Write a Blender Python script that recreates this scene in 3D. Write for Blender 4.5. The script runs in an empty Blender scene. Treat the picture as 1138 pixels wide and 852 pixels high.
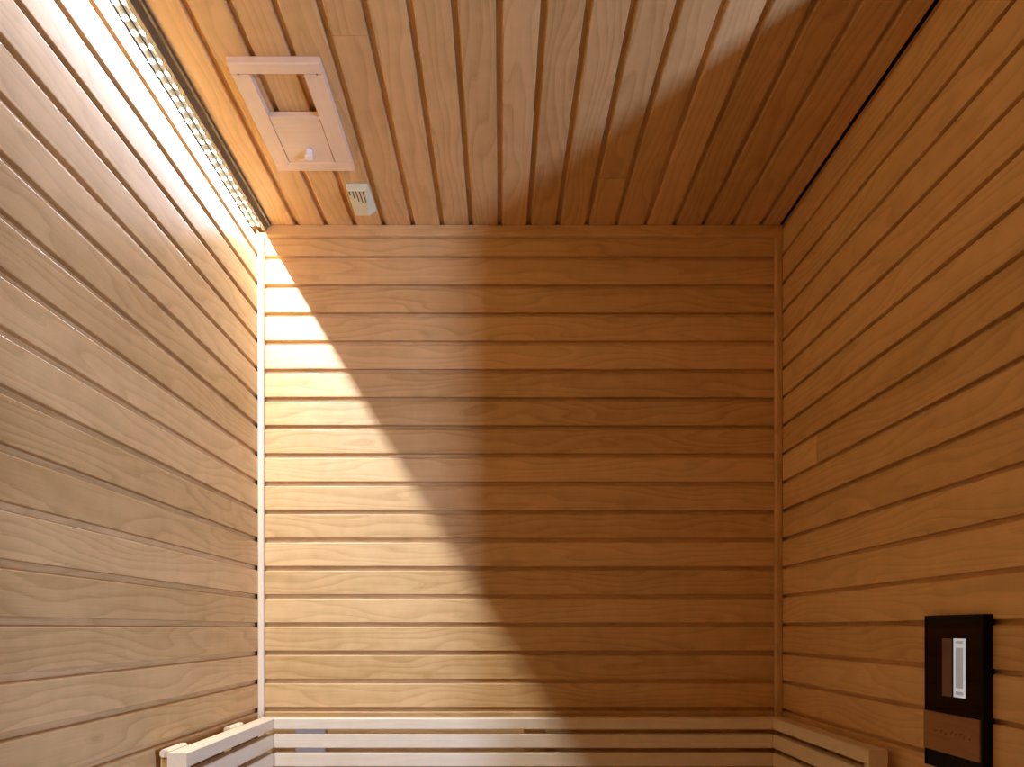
import bpy, bmesh, math, random
from mathutils import Vector
random.seed(11)
S = bpy.context.scene
COL = S.collection
EYE = 1.05                       # camera height; z below is metres above the floor

# ------------------------------------------------------------------ camera
cam = bpy.data.cameras.new('camera')
cam.sensor_width = 36.0
cam.lens = 698.0 / 1138.0 * 36.0
cam.shift_x = 12.0 / 1138.0
cam.shift_y = 272.0 / 1138.0
cam.clip_start = 0.01
co = bpy.data.objects.new('camera', cam); COL.objects.link(co)
co.location = (0, 0, EYE); co.rotation_euler = (math.pi / 2, 0, 0)
S.camera = co

# ------------------------------------------------------------------ light / exposure
S.view_settings.view_transform = 'Standard'
S.view_settings.look = 'None'
S.view_settings.gamma = 1.0
S.view_settings.use_curve_mapping = False
S.view_settings.exposure = 0.0
S.cycles.max_bounces = 12
S.cycles.diffuse_bounces = 8
S.cycles.use_denoising = True
S.cycles.caustics_reflective = False

w = bpy.data.worlds.new('world'); S.world = w; w.use_nodes = True
w.node_tree.nodes['Background'].inputs[0].default_value = (1.0, 0.72, 0.5, 1)
w.node_tree.nodes['Background'].inputs[1].default_value = 0.22

# daylight of the room outside, through the open doorway in the right wall
DAY_POWER = 67.0
LED_POWER = 1.02                  # each LED
dl = bpy.data.lights.new('daylight', 'AREA')
dl.shape = 'RECTANGLE'; dl.size = 0.22; dl.size_y = 1.5
dl.energy = DAY_POWER; dl.color = (0.87, 1.14, 2.1)
do = bpy.data.objects.new('daylight', dl); COL.objects.link(do)
JAMB = (0.8888, 1.031)
DD = Vector((0.715, -0.699))
p = Vector((0.8768, 1.011)) + DD * 2.3
do.location = (p.x, p.y, 0.80)
do.rotation_euler = Vector((-DD.x, -DD.y, 0.18)).to_track_quat('-Z', 'Y').to_euler()

# ------------------------------------------------------------------ materials
def new_mat(name):
    m = bpy.data.materials.new(name); m.use_nodes = True
    return m, m.node_tree, m.node_tree.nodes['Principled BSDF']

def wood(name, dark, light, rough=0.42, ring=0.34, tint=0.5, spec=0.4, bump=0.25):
    m, nt, b = new_mat(name)
    N, L = nt.nodes.new, nt.links.new
    def math_(op, a, bb=None, c=None):
        n = N('ShaderNodeMath'); n.operation = op
        for i, v in enumerate((a, bb, c)):
            if v is None: continue
            if isinstance(v, (int, float)): n.inputs[i].default_value = v
            else: L(v, n.inputs[i])
        return n.outputs[0]
    at = N('ShaderNodeAttribute'); at.attribute_name = 'grain'
    ti = N('ShaderNodeAttribute'); ti.attribute_name = 'tint'
    sp = N('ShaderNodeSeparateXYZ'); L(at.outputs['Vector'], sp.inputs[0])
    gx, gy, gz = sp.outputs
    def noise(sx, sy, detail, rough_=0.5, zoff=0.0):
        c = N('ShaderNodeCombineXYZ')
        L(math_('MULTIPLY', gx, sx), c.inputs[0]); L(math_('MULTIPLY', gy, sy), c.inputs[1])
        L(math_('ADD', gz, zoff), c.inputs[2])
        n = N('ShaderNodeTexNoise'); n.inputs['Scale'].default_value = 1.0
        n.inputs['Detail'].default_value = detail; n.inputs['Roughness'].default_value = rough_
        L(c.outputs[0], n.inputs['Vector'])
        return n.outputs[0]
    warp = noise(2.2, 11.0, 1.5)
    rr = math_('FRACT', math_('ADD', math_('MULTIPLY', gy, 38.0), math_('MULTIPLY', warp, 7.5)))
    saw = math_('POWER', rr, 2.2)
    fade = math_('GREATER_THAN', rr, 0.93)
    saw = math_('MULTIPLY', saw, math_('SUBTRACT', 1.0, math_('MULTIPLY', fade, 0.6)))
    fib = noise(7.0, 420.0, 3.0, 0.6, 3.3)
    blo = noise(3.2, 14.0, 3.0, 0.55, 7.7)
    fig = noise(26.0, 16.0, 2.0, 0.5, 1.9)
    f = math_('ADD', 0.5, math_('MULTIPLY', math_('SUBTRACT', 0.35, saw), ring))
    f = math_('ADD', f, math_('MULTIPLY', math_('SUBTRACT', blo, 0.5), 0.5))
    f = math_('ADD', f, math_('MULTIPLY', math_('SUBTRACT', fib, 0.5), 0.45))
    f = math_('ADD', f, math_('MULTIPLY', math_('SUBTRACT', fig, 0.5), 0.35))
    f = math_('ADD', f, math_('MULTIPLY', math_('SUBTRACT', ti.outputs['Fac'], 0.5), tint))
    r = N('ShaderNodeValToRGB')
    r.color_ramp.elements[0].position = 0.0; r.color_ramp.elements[0].color = (*dark, 1)
    r.color_ramp.elements[1].position = 1.0; r.color_ramp.elements[1].color = (*light, 1)
    L(f, r.inputs[0]); L(r.outputs[0], b.inputs['Base Color'])
    b.inputs['Roughness'].default_value = rough
    b.inputs['Specular IOR Level'].default_value = spec
    bp = N('ShaderNodeBump'); bp.inputs['Strength'].default_value = bump; bp.inputs['Distance'].default_value = 0.0006
    L(math_('ADD', math_('MULTIPLY', fib, 1.0), math_('MULTIPLY', blo, 0.6)), bp.inputs['Height'])
    L(bp.outputs[0], b.inputs['Normal'])
    return m

def plain(name, col, rough=0.5, metal=0.0, emit=None, es=0.0, spec=0.5):
    m, nt, b = new_mat(name)
    n = nt.nodes.new('ShaderNodeTexNoise'); n.inputs['Scale'].default_value = 60.0
    mx = nt.nodes.new('ShaderNodeMix'); mx.data_type = 'RGBA'
    mx.inputs[6].default_value = (*[c * 0.94 for c in col], 1); mx.inputs[7].default_value = (*[min(1, c * 1.06) for c in col], 1)
    nt.links.new(n.outputs[0], mx.inputs[0]); nt.links.new(mx.outputs[2], b.inputs['Base Color'])
    b.inputs['Roughness'].default_value = rough; b.inputs['Metallic'].default_value = metal
    b.inputs['Specular IOR Level'].default_value = spec
    if emit:
        b.inputs['Emission Color'].default_value = (*emit, 1); b.inputs['Emission Strength'].default_value = es
    return m

M = {
    'wall': wood('sauna_wood', (0.43, 0.245, 0.072), (0.77, 0.495, 0.205), ring=0.36, tint=0.4),
    'pale': wood('pale_wood', (0.62, 0.475, 0.265), (0.82, 0.67, 0.43), ring=0.18, tint=0.3),
    'vent': wood('vent_wood', (0.72, 0.53, 0.33), (0.90, 0.71, 0.48), ring=0.10, tint=0.2),
    'plate': wood('plate_wood', (0.22, 0.10, 0.032), (0.36, 0.18, 0.065), ring=0.3),
    'floor': wood('floor_wood', (0.20, 0.135, 0.08), (0.30, 0.20, 0.12)),
    'alu': plain('mirror_aluminium', (0.85, 0.85, 0.83), 0.05, 1.0),
    'bronze': plain('satin_bronze', (0.11, 0.075, 0.034), 0.5, 0.0),
    'grey': plain('grey_metal', (0.50, 0.50, 0.49), 0.4, 0.5),
    'led': plain('led_lens', (1.0, 0.95, 0.8), 0.4, 0, (1.0, 0.94, 0.78), 6.0),
    'bead': plain('dark_bead', (0.003, 0.003, 0.003), 0.9, spec=0.0),
    'inner': plain('satin_channel', (0.22, 0.20, 0.15), 0.5),
    'tape': plain('led_tape', (0.75, 0.70, 0.58), 0.5),
    'cream': plain('cream_plastic', (0.74, 0.72, 0.43), 0.45),
    'slot': plain('dark_slot', (0.10, 0.06, 0.03), 0.8),
    'knob': plain('white_knob', (0.86, 0.84, 0.78), 0.25),
    'screw': plain('screw_steel', (0.25, 0.2, 0.16), 0.4, 0.8),
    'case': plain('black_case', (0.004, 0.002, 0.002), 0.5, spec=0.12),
    'glass': plain('black_glass', (0.008, 0.002, 0.002), 0.06, spec=0.3),
    'dimbar': plain('smoked_bar', (0.14, 0.085, 0.06), 0.3),
    'litbar': plain('lit_bar', (0.5, 0.52, 0.55), 0.3, 0, (0.75, 0.82, 0.88), 0.42),
    'litgrey': plain('lit_bar_core', (0.35, 0.36, 0.38), 0.3, 0, (0.75, 0.80, 0.85), 0.2),
    'burn': plain('burnt_mark', (0.10, 0.045, 0.015), 0.7),
}

# ------------------------------------------------------------------ mesh helpers
class MB:
    """collects prisms and boxes with grain coordinates, builds ONE mesh"""
    def __init__(s): s.v = []; s.f = []; s.g = []; s.t = []
    def add(s, vs, fs, gs, tint):
        o = len(s.v); s.v += [tuple(v) for v in vs]; s.f += [[o + i for i in f] for f in fs]
        s.g += gs; s.t += [tint] * len(vs)
    def prism(s, prof, a0, a1, mp, tint=None, cc=0.0):
        """closed profile (c,n) swept along a; mp(a,c,n)->xyz"""
        n = len(prof); ra, rz = random.uniform(0, 30), random.uniform(0, 90)
        tint = random.random() if tint is None else tint
        vs, gs = [], []
        for a in (a0, a1):
            for c, d in prof:
                vs.append(mp(a, c, d)); gs.append((a + ra, (c - cc) + d * 0.8, rz))
        fs = [[i, (i + 1) % n, n + (i + 1) % n, n + i] for i in range(n)]
        fs += [list(range(n - 1, -1, -1)), list(range(n, 2 * n))]
        s.add(vs, fs, gs, tint)
    def box(s, lo, hi, along=0, tint=None, bevel=0.0):
        """box; grain runs along axis; optional chamfer on the four long edges and the ends"""
        ax = [along] + [i for i in range(3) if i != along]
        c0, c1, n0, n1 = lo[ax[1]], hi[ax[1]], lo[ax[2]], hi[ax[2]]
        b = bevel
        if b:
            prof = [(c0 + b, n0), (c1 - b, n0), (c1, n0 + b), (c1, n1 - b), (c1 - b, n1), (c0 + b, n1), (c0, n1 - b), (c0, n0 + b)]
        else:
            prof = [(c0, n0), (c1, n0), (c1, n1), (c0, n1)]
        def mp(a, c, d):
            r = [0, 0, 0]; r[ax[0]] = a; r[ax[1]] = c; r[ax[2]] = d; return r
        s.prism(prof, lo[along], hi[along], mp, tint, (c0 + c1) / 2)
    def cyl(s, c, r, z0, z1, axis=2, n=24, r1=None, tint=0.5):
        r1 = r if r1 is None else r1
        vs, gs = [], []
        o = [i for i in range(3) if i != axis]
        for z, q in ((z0, r), (z1, r1)):
            for i in range(n):
                a = 2 * math.pi * i / n; p = [0, 0, 0]
                p[o[0]] = c[0] + q * math.cos(a); p[o[1]] = c[1] + q * math.sin(a); p[axis] = z
                vs.append(p); gs.append((p[0], p[1], p[2]))
        fs = [[i, (i + 1) % n, n + (i + 1) % n, n + i] for i in range(n)] + [list(range(n - 1, -1, -1)), list(range(n, 2 * n))]
        s.add(vs, fs, gs, tint)
    def build(s, name, mat, parent=None, origin=None, bevel=0.0):
        me = bpy.data.meshes.new(name)
        o3 = Vector(origin) if origin is not None else Vector((0, 0, 0))
        me.from_pydata([tuple(Vector(v) - o3) for v in s.v], [], s.f)
        at = me.attributes.new('grain', 'FLOAT_VECTOR', 'POINT')
        at.data.foreach_set('vector', [x for g in s.g for x in g])
        tt = me.attributes.new('tint', 'FLOAT', 'POINT'); tt.data.foreach_set('value', s.t)
        bm = bmesh.new(); bm.from_mesh(me)
        bmesh.ops.recalc_face_normals(bm, faces=bm.faces); bm.to_mesh(me); bm.free()
        me.materials.append(mat)
        ob = bpy.data.objects.new(name, me); COL.objects.link(ob)
        ob.location = o3
        if parent is not None:
            ob.parent = parent; ob.location = o3 - parent.location if parent.type == 'EMPTY' else o3
        if bevel:
            md = ob.modifiers.new('bevel', 'BEVEL'); md.width = bevel; md.segments = 2; md.limit_method = 'ANGLE'
        return ob

def thing(name, label, cat, loc, group=None):
    o = bpy.data.objects.new(name, None); COL.objects.link(o); o.location = loc
    o.empty_display_size = 0.05
    o['label'] = label; o['category'] = cat
    if group: o['group'] = group
    return o
def part(mb, name, mat, parent, root=None, bevel=0.0, label=None):
    """mb in world coordinates; parent may be the thing (Empty) or a part (mesh at the thing's origin)"""
    r = root or parent
    ob = mb.build(name, mat, None, r.location, bevel)
    ob.parent = parent
    ob.location = (0, 0, 0)
    if label: ob['label'] = label
    return ob
def structure(o): o['kind'] = 'structure'; return o

# ------------------------------------------------------------------ room dimensions
XL, XR, YB, ZC = -0.7695, 0.8888, 2.0, EYE + 1.2737
YF = -0.45
PW, PC = 0.0898, 0.0918           # board pitch on walls and ceiling
TH = 0.026
def board_profile(c0, c1, h=0.0064, d=0.0125, bw=0.0045):
    """c0, c1: centres of the recesses on either side; the tongue at c0 belongs to this board"""
    return [(c0 - h, -d), (c0 + h, -d), (c0 + h + bw * 0.18, -bw), (c0 + h + bw * 0.55, -bw * 0.27), (c0 + h + bw, 0.0),
            (c1 - h - 0.0016, 0.0), (c1 - h - 0.0004, -0.0006), (c1 - h, -0.002), (c1 - h, -TH), (c0 - h, -TH)]
G0 = EYE + 0.012                  # height of one groove; the rest follow at the pitch
def wall_boards(mb, mp, a0, a1, ztop, zbot=0.0, joints={}, gr=(0.0064, 0.0125, 0.0045)):
    """mp(a, c, n) with c measured DOWN from z=0 (z=-c)"""
    k1 = math.ceil((ztop - G0) / PW); k0 = math.floor((zbot - G0) / PW)
    for k in range(k1, k0, -1):
        c0, c1 = -(G0 + k * PW), -(G0 + (k - 1) * PW)
        pr = board_profile(c0, c1, *gr)
        pr = [(min(max(c, -ztop - 0.03), -zbot), n) for c, n in pr]
        cuts = [a0] + joints.get(k, []) + [a1]
        for i in range(len(cuts) - 1):
            jt = len(cuts) > 2
            mb.prism(pr, cuts[i] + (0.0045 if i else 0), cuts[i + 1], mp, (0.1, 1.25)[i] if jt else None, (c0 + c1) / 2)

# walls
mb = MB(); wall_boards(mb, lambda a, c, n: (a, YB - n, -c), XL, XR, ZC)
mb.box((XL - 0.05, YB + TH, 0), (XR + 0.05, YB + 0.05, ZC + 0.05))
structure(mb.build('wall_back', M['wall']))
mb = MB(); wall_boards(mb, lambda a, c, n: (XL + n, a, -c), YF, YB + TH, ZC)
mb.box((XL - 0.05, YF, 0), (XL - TH, YB + TH, ZC + 0.05), 1)
structure(mb.build('wall_left', M['wall']))
mb = MB(); wall_boards(mb, lambda a, c, n: (XR - n, a, -c), JAMB[1], YB + TH, ZC, joints={6: [1.765]}, gr=(0.0044, 0.0125, 0.0035))
mb.box((XR + TH, JAMB[1], 0), (XR + 0.05, YB + TH, ZC + 0.05), 1)
wall_boards(mb, lambda a, c, n: (XR - n, a, -c), YF, 0.12, ZC, gr=(0.0044, 0.0125, 0.0035))
mb.box((XR + TH, YF, 0), (XR + 0.05, 0.12, ZC + 0.05), 1)
structure(mb.build('wall_right', M['wall']))
mb = MB(); wall_boards(mb, lambda a, c, n: (a, YF + n, -c), XL, XR, ZC)
mb.box((XL - 0.05, YF - 0.05, 0), (XR + 0.05, YF - TH, ZC + 0.05))
structure(mb.build('wall_front', M['wall']))
mb = MB()
for i in range(20):
    x = XL - 0.05 + i * 0.09
    mb.box((x, YF - 0.05, -0.03), (x + 0.088, YB + 0.05, 0.0), 1)
structure(mb.build('floor', M['floor']))
# ceiling
mb = MB()
mpc = lambda a, c, n: (c, a, ZC - n)
XE = -0.7244                      # left edge of the boards, against the light profile
gaps = [-0.648 + PC * i for i in range(17)]
edge = [XE - 0.0064] + gaps + [XR - 0.009 + 0.0064]
for i in range(len(edge) - 1):
    pr = board_profile(edge[i], edge[i + 1])
    if i == 0: pr = [(XE, -TH), (XE, -0.0015), (XE + 0.0015, 0)] + pr[5:9]
    cuts = [YF, YB]
    if i == 11: cuts = [YF, 1.78, YB]
    if i == 4: cuts = [YF, 1.35, YB]
    for j in range(len(cuts) - 1):
        mb.prism(pr, cuts[j] + (0.0012 if j else 0), cuts[j + 1], mpc, None, (edge[i] + edge[i + 1]) / 2)
mb.box((XL - 0.05, YF - 0.05, ZC + TH), (XR + 0.05, YB + 0.05, ZC + 0.05), 1)
mb.box((XL, YF, ZC), (XE, YB, ZC + TH), 1)
structure(mb.build('ceiling', M['wall']))

# corner mouldings
T = 0.018
mb = MB(); mb.box((XL, YB - T, 0), (XL + T, YB, ZC - 0.033), 2, 0.8, 0.003)
structure(mb.build('trim_1', M['pale']))
mb = MB(); mb.box((XR - T - 0.004, YB - T, 0), (XR, YB, ZC - 0.033), 2, 0.35, 0.003)
structure(mb.build('trim_2', M['wall']))
mb = MB(); mb.box((-0.742, YB - T, ZC - 0.034), (XR - 0.001, YB, ZC), 0, 0.75, 0.0025)
structure(mb.build('trim_3', M['wall']))
mb = MB()
mb.box((XR - 0.012, JAMB[1] - 0.02, 0), (XR + 0.05, JAMB[1], ZC), 2)
structure(mb.build('trim_4', M['wall']))

mb = MB(); mb.box((XR - 0.0088, YF, ZC - 0.0005), (XR, YB - T, ZC + 0.01), 1)  # added black strip: paints the shade in the gap between ceiling and right wall
structure(mb.build('gap_shade_strip', M['case']))

# ------------------------------------------------------------------ LED light strip along the left ceiling edge
ZL = EYE + 1.2627; ZLIP = EYE + 1.2497; YE = 1.975
strip = thing('light_strip', 'glowing strip of small round lights running along the top edge of the left wall', 'light strip', (XL, YE, ZC))
mb = MB(); mb.box((XL, YF, ZL + 0.0012), (XE, YE, ZC), 1)
mb.prism([(-0.7495, ZLIP), (-0.7395, ZLIP), (XE, ZC - 0.001), (XE, ZC), (-0.7495, ZC)], YF, YE, lambda a, c, n: (c, a, n))
prof = part(mb, 'profile', M['bronze'], strip)
mb = MB(); mb.box((XL, YF, EYE + 1.234), (XL + 0.0007, YE, ZL + 0.0012), 1)
part(mb, 'reflector', M['alu'], strip, label='mirror polished metal flange')
mb = MB(); mb.box((XL, YF, EYE + 1.2325), (XL + 0.0014, YE, EYE + 1.2345), 1)
part(mb, 'edge_bead', M['bead'], strip)
mb = MB(); mb.box((-0.7498, YF, ZLIP + 0.0004), (-0.7495, YE, ZL + 0.0010), 1)
part(mb, 'inner_face', M['inner'], strip, label='satin inner face of the light channel')
mb = MB(); mb.box((-0.7675, YF, ZL + 0.0004), (-0.7535, YE, ZL + 0.0012), 1)
part(mb, 'tape', M['tape'], strip)
lm = None
la = bpy.data.lights.new('led_light', 'AREA'); la.shape = 'RECTANGLE'; la.size = 0.0009; la.size_y = 0.008
la.energy = LED_POWER; la.color = (0.69, 0.75, 0.93)
y = YE - 0.012
while y > YF + 0.05:
    if lm is None:
        mb = MB(); n = 12
        vs = [(-0.761 + rx * math.cos(2 * math.pi * i / n), y + ry * math.sin(2 * math.pi * i / n), z)
              for rx, ry, z in ((0.0045, 0.0075, ZL + 0.0004), (0.0045, 0.0075, ZL), (0.0028, 0.005, ZL - 0.0010)) for i in range(n)]
        fs = [[k * n + i, k * n + (i + 1) % n, (k + 1) * n + (i + 1) % n, (k + 1) * n + i] for k in (0, 1) for i in range(n)]
        fs += [list(range(n)), list(range(2 * n, 3 * n))]
        mb.add(vs, fs, [tuple(v) for v in vs], 0.5)
        lm = mb.build('led', M['led'], None, (-0.761, y, ZL)); ob = lm
    else:
        ob = lm.copy(); COL.objects.link(ob)
    ob.parent = strip; ob.location = Vector((-0.761, y, ZL)) - strip.location
    lo = bpy.data.objects.new('led_light', la); COL.objects.link(lo)
    lo.parent = strip; lo.location = Vector((-0.7568, y, ZL - 0.0006)) - strip.location
    y -= 0.0332

# ------------------------------------------------------------------ wooden sliding vent on the ceiling
VX0, VX1, VY0, VY1 = -0.612, -0.404, 1.397, 1.727
OX0, OX1, OY0, OY1 = -0.572, -0.447, 1.425, 1.695
ZV = ZC - 0.018
vent = thing('ceiling_vent', 'pale wooden ceiling vent frame with a half open sliding panel', 'vent', ((VX0 + VX1) / 2, (VY0 + VY1) / 2, ZC))
mb = MB()
mb.box((VX0, VY0, ZV), (VX1, OY0, ZC), 0, 0.6, 0.002); mb.box((VX0, OY1, ZV), (VX1, VY1, ZC), 0, 0.6, 0.002)
mb.box((VX0, OY0, ZV), (OX0, OY1, ZC), 1, 0.55); mb.box((OX1, OY0, ZV), (VX1, OY1, ZC), 1, 0.55)
vf = part(mb, 'frame', M['vent'], vent)
for sx in (VX0 + 0.016, VX1 - 0.014):
    mb = MB(); mb.cyl((sx, VY0 + 0.027), 0.0022, ZV - 0.0006, ZV + 0.003, 2, 12)
    part(mb, 'screw', M['screw'], vf, vent)
mb = MB(); mb.box((OX0 + 0.0015, 1.545, ZV + 0.0015), (OX1 - 0.002, OY1 - 0.0005, ZC - 0.002), 0, 0.6, 0.0012)
pn = part(mb, 'sliding_panel', M['vent'], vent)
mb = MB(); mb.cyl((-0.507, 1.655), 0.0115, ZV - 0.017, ZV + 0.003, 2, 28, 0.0095)
part(mb, 'knob', M['knob'], pn, vent, 0.0015, 'white knob')

# ------------------------------------------------------------------ cream sensor on the ceiling
sen = thing('temperature_sensor', 'small cream plastic sensor box with slots on the ceiling behind the vent', 'sensor', (-0.416, 1.855, ZC))
mb = MB()
vs = [(-0.446, 1.797, ZC), (-0.382, 1.797, ZC), (-0.378, 1.915, ZC), (-0.446, 1.915, ZC),
      (-0.4428, 1.799, ZC - 0.02), (-0.388, 1.799, ZC - 0.02), (-0.401, 1.910, ZC - 0.02), (-0.4435, 1.910, ZC - 0.02)]
fs = [[0, 1, 2, 3], [4, 7, 6, 5], [0, 4, 5, 1], [1, 5, 6, 2], [2, 6, 7, 3], [3, 7, 4, 0]]
mb.add(vs, fs, vs, 0.5)
sc_ = part(mb, 'housing', M['cream'], sen, None, 0.0018)
for i, ln in enumerate((0.016, 0.030, 0.042, 0.046, 0.046)):
    x = -0.437 + i * 0.0098
    mb = MB(); mb.box((x - 0.0016, 1.803, ZC - 0.0204), (x + 0.0016, 1.803 + ln, ZC - 0.016), 1)
    part(mb, 'slot', M['slot'], sc_, sen)

# ------------------------------------------------------------------ slatted backrests
ZT = EYE - 0.273                  # top of the backrests
SLATS = [(ZT - 0.034, ZT)] + [(ZT - 0.034 - 0.0145 - 0.042 - i * 0.0563, ZT - 0.034 - 0.0145 - i * 0.0563) for i in range(4)]
ZB = SLATS[-1][0]
GRP = 'slatted backrests around the walls'
xlf, xlb, xrf, xrb = -0.691, -0.734, 0.8245, 0.8676
ybf, ybb = 1.9055, 1.9485
yl, yr = 1.380, 1.409
def slat_parts(root, boxes, along, mat, sp):
    for i, (lo, hi) in enumerate(boxes):
        mb = MB(); mb.box(lo, hi, along, random.uniform(0.55, 0.85), 0.0025)
        part(mb, 'top_rail' if i == 0 else 'slat', mat, root)
# back wall
r = thing('backrest', 'long slatted wooden backrest across the back wall with grey metal strips between its slats', 'backrest', (0.06, ybb, ZB), GRP)
slat_parts(r, [((xlf + 0.001, ybf, a), (xrf - 0.001, ybb if i == 0 else ybf + 0.028, b)) for i, (a, b) in enumerate(SLATS)], 0, M['pale'], None)
for x in (-0.586, 0.10, 0.70):
    mb = MB(); mb.box((x - 0.03, ybf + 0.028, ZB), (x + 0.03, YB, ZT - 0.036), 2, 0.3)
    part(mb, 'batten', M['wall'], r)
mb = MB(); mb.box((-0.630, ybf + 0.018, ZB + 0.01), (-0.541, ybf + 0.0279, ZT - 0.034), 2)
part(mb, 'metal_strip', M['grey'], r, label='grey metal strip')
def side(x_f, x_b, xw, y0, label):
    s = 1 if x_b > x_f else -1
    o = lambda a, b: (min(a, b), max(a, b))
    r = thing('backrest', label, 'backrest', ((x_f + x_b) / 2, (y0 + YB) / 2, ZB), GRP)
    bx = []
    for i, (a, b) in enumerate(SLATS):
        xa, xb = o(x_f, x_b if i == 0 else x_f + s * 0.028)
        bx.append(((xa, y0 if i == 0 else y0 + 0.02, a), (xb, ybf + 0.0005 if i else ybb, b)))
    slat_parts(r, bx, 1, M['pale'], None)
    xa, xb = o(x_f, x_b)
    mb = MB(); mb.box((xa, y0, ZB), (xb, y0 + 0.02, ZT - 0.034), 2, 0.7, 0.002)
    part(mb, 'end_post', M['pale'], r)
    xo = x_b + s * 0.0195
    xa, xb = o(x_b, xo)
    for ya in (y0 + (0.006 if s < 0 else 0.03), ybf - 0.20):
        mb = MB(); mb.box((xa, ya + 0.004, ZB), (xb, ya + 0.03, ZT - 0.012), 2, 0.2)
        part(mb, 'batten', M['wall'], r)
        mb = MB(); mb.box((xa, ya, ZT - 0.012), (xb, ya + 0.085, ZT + (0.005 if s < 0 else -0.004)), 1, 0.8, 0.004)
        part(mb, 'spacer_block', M['pale'], r)
    xa, xb = o(xo, xw)
    mb = MB(); mb.box((xa, y0 + 0.2, ZB), (xb, y0 + 0.3, ZB + 0.05), 1, 0.3)
    part(mb, 'wall_bracket', M['wall'], r)
    return r
side(xlf, xlb, XL, yl, 'slatted wooden backrest on the left wall below the light strip')
side(xrf, xrb, XR, yr, 'slatted wooden backrest in shade on the right wall below the black control panel')

# ------------------------------------------------------------------ black control panel on the right wall
XP = 0.8722; y0, y1 = 1.1358, 1.2926; zt, zb = EYE + 0.026, EYE - 0.278
cp = thing('control_panel', 'black wall panel with a lit narrow window and a wooden plate', 'control panel', (XR, (y0 + y1) / 2, zb))
mb = MB(); mb.box((XP + 0.001, y0, zb), (XR + 0.004, y1, zt), 2)
mb.box((XP - 0.001, y0, zt - 0.015), (XP + 0.001, y1, zt), 1)
mb.box((XP - 0.001, y0, zb), (XP + 0.001, y0 + 0.004, zt - 0.015), 2); mb.box((XP - 0.001, y1 - 0.003, zb), (XP + 0.001, y1, zt - 0.015), 2)
part(mb, 'case', M['case'], cp)
mb = MB(); mb.box((XP, y0 + 0.004, EYE - 0.163), (XP + 0.001, y1 - 0.003, zt - 0.015), 2)
gl = part(mb, 'glass_front', M['glass'], cp)
mb = MB(); mb.box((XP - 0.0003, 1.2150, EYE - 0.133), (XP, 1.2424, EYE - 0.020), 2)
part(mb, 'dim_bar', M['dimbar'], gl, cp)
mb = MB(); mb.box((XP - 0.0006, 1.180, EYE - 0.132), (XP, 1.2105, EYE - 0.0195), 2)
lb = part(mb, 'lit_window', M['litbar'], gl, cp, label='pale lit window')
mb = MB()
mb.box((XP - 0.0009, 1.1855, EYE - 0.114), (XP - 0.0006, 1.2045, EYE - 0.037), 2)
mb.box((XP - 0.0009, 1.1855, EYE - 0.029), (XP - 0.0006, 1.2045, EYE - 0.024), 2)
mb.box((XP - 0.0009, 1.1855, EYE - 0.127), (XP - 0.0006, 1.2045, EYE - 0.121), 2)
core = part(mb, 'window_core', M['litgrey'], gl, cp)
mb = MB(); mb.box((XP - 0.004, y0 + 0.0045, EYE - 0.2445), (XP + 0.001, y1 - 0.0015, EYE - 0.167), 1, 0.4, 0.001)
wp = part(mb, 'wooden_plate', M['plate'], cp)
mb = MB()
rg = random.Random(4)
yy = 1.258
while yy > 1.172:
    h = rg.choice((0.004, 0.006, 0.009)); zc = EYE - 0.204 + rg.uniform(-0.003, 0.003)
    mb.box((XP - 0.0043, yy - 0.0014, zc - h / 2), (XP - 0.004, yy + 0.0006, zc + h / 2), 2)
    mb.box((XP - 0.0043, yy - 0.007, zc + h / 2 - 0.001), (XP - 0.004, yy, zc + h / 2 + 0.0004), 1)
    yy -= rg.choice((0.010, 0.013, 0.018))
mb.cyl((1.163, EYE - 0.206), 0.002, XP - 0.0043, XP - 0.004, 0, 10)
part(mb, 'burnt_lettering', M['burn'], wp, cp)
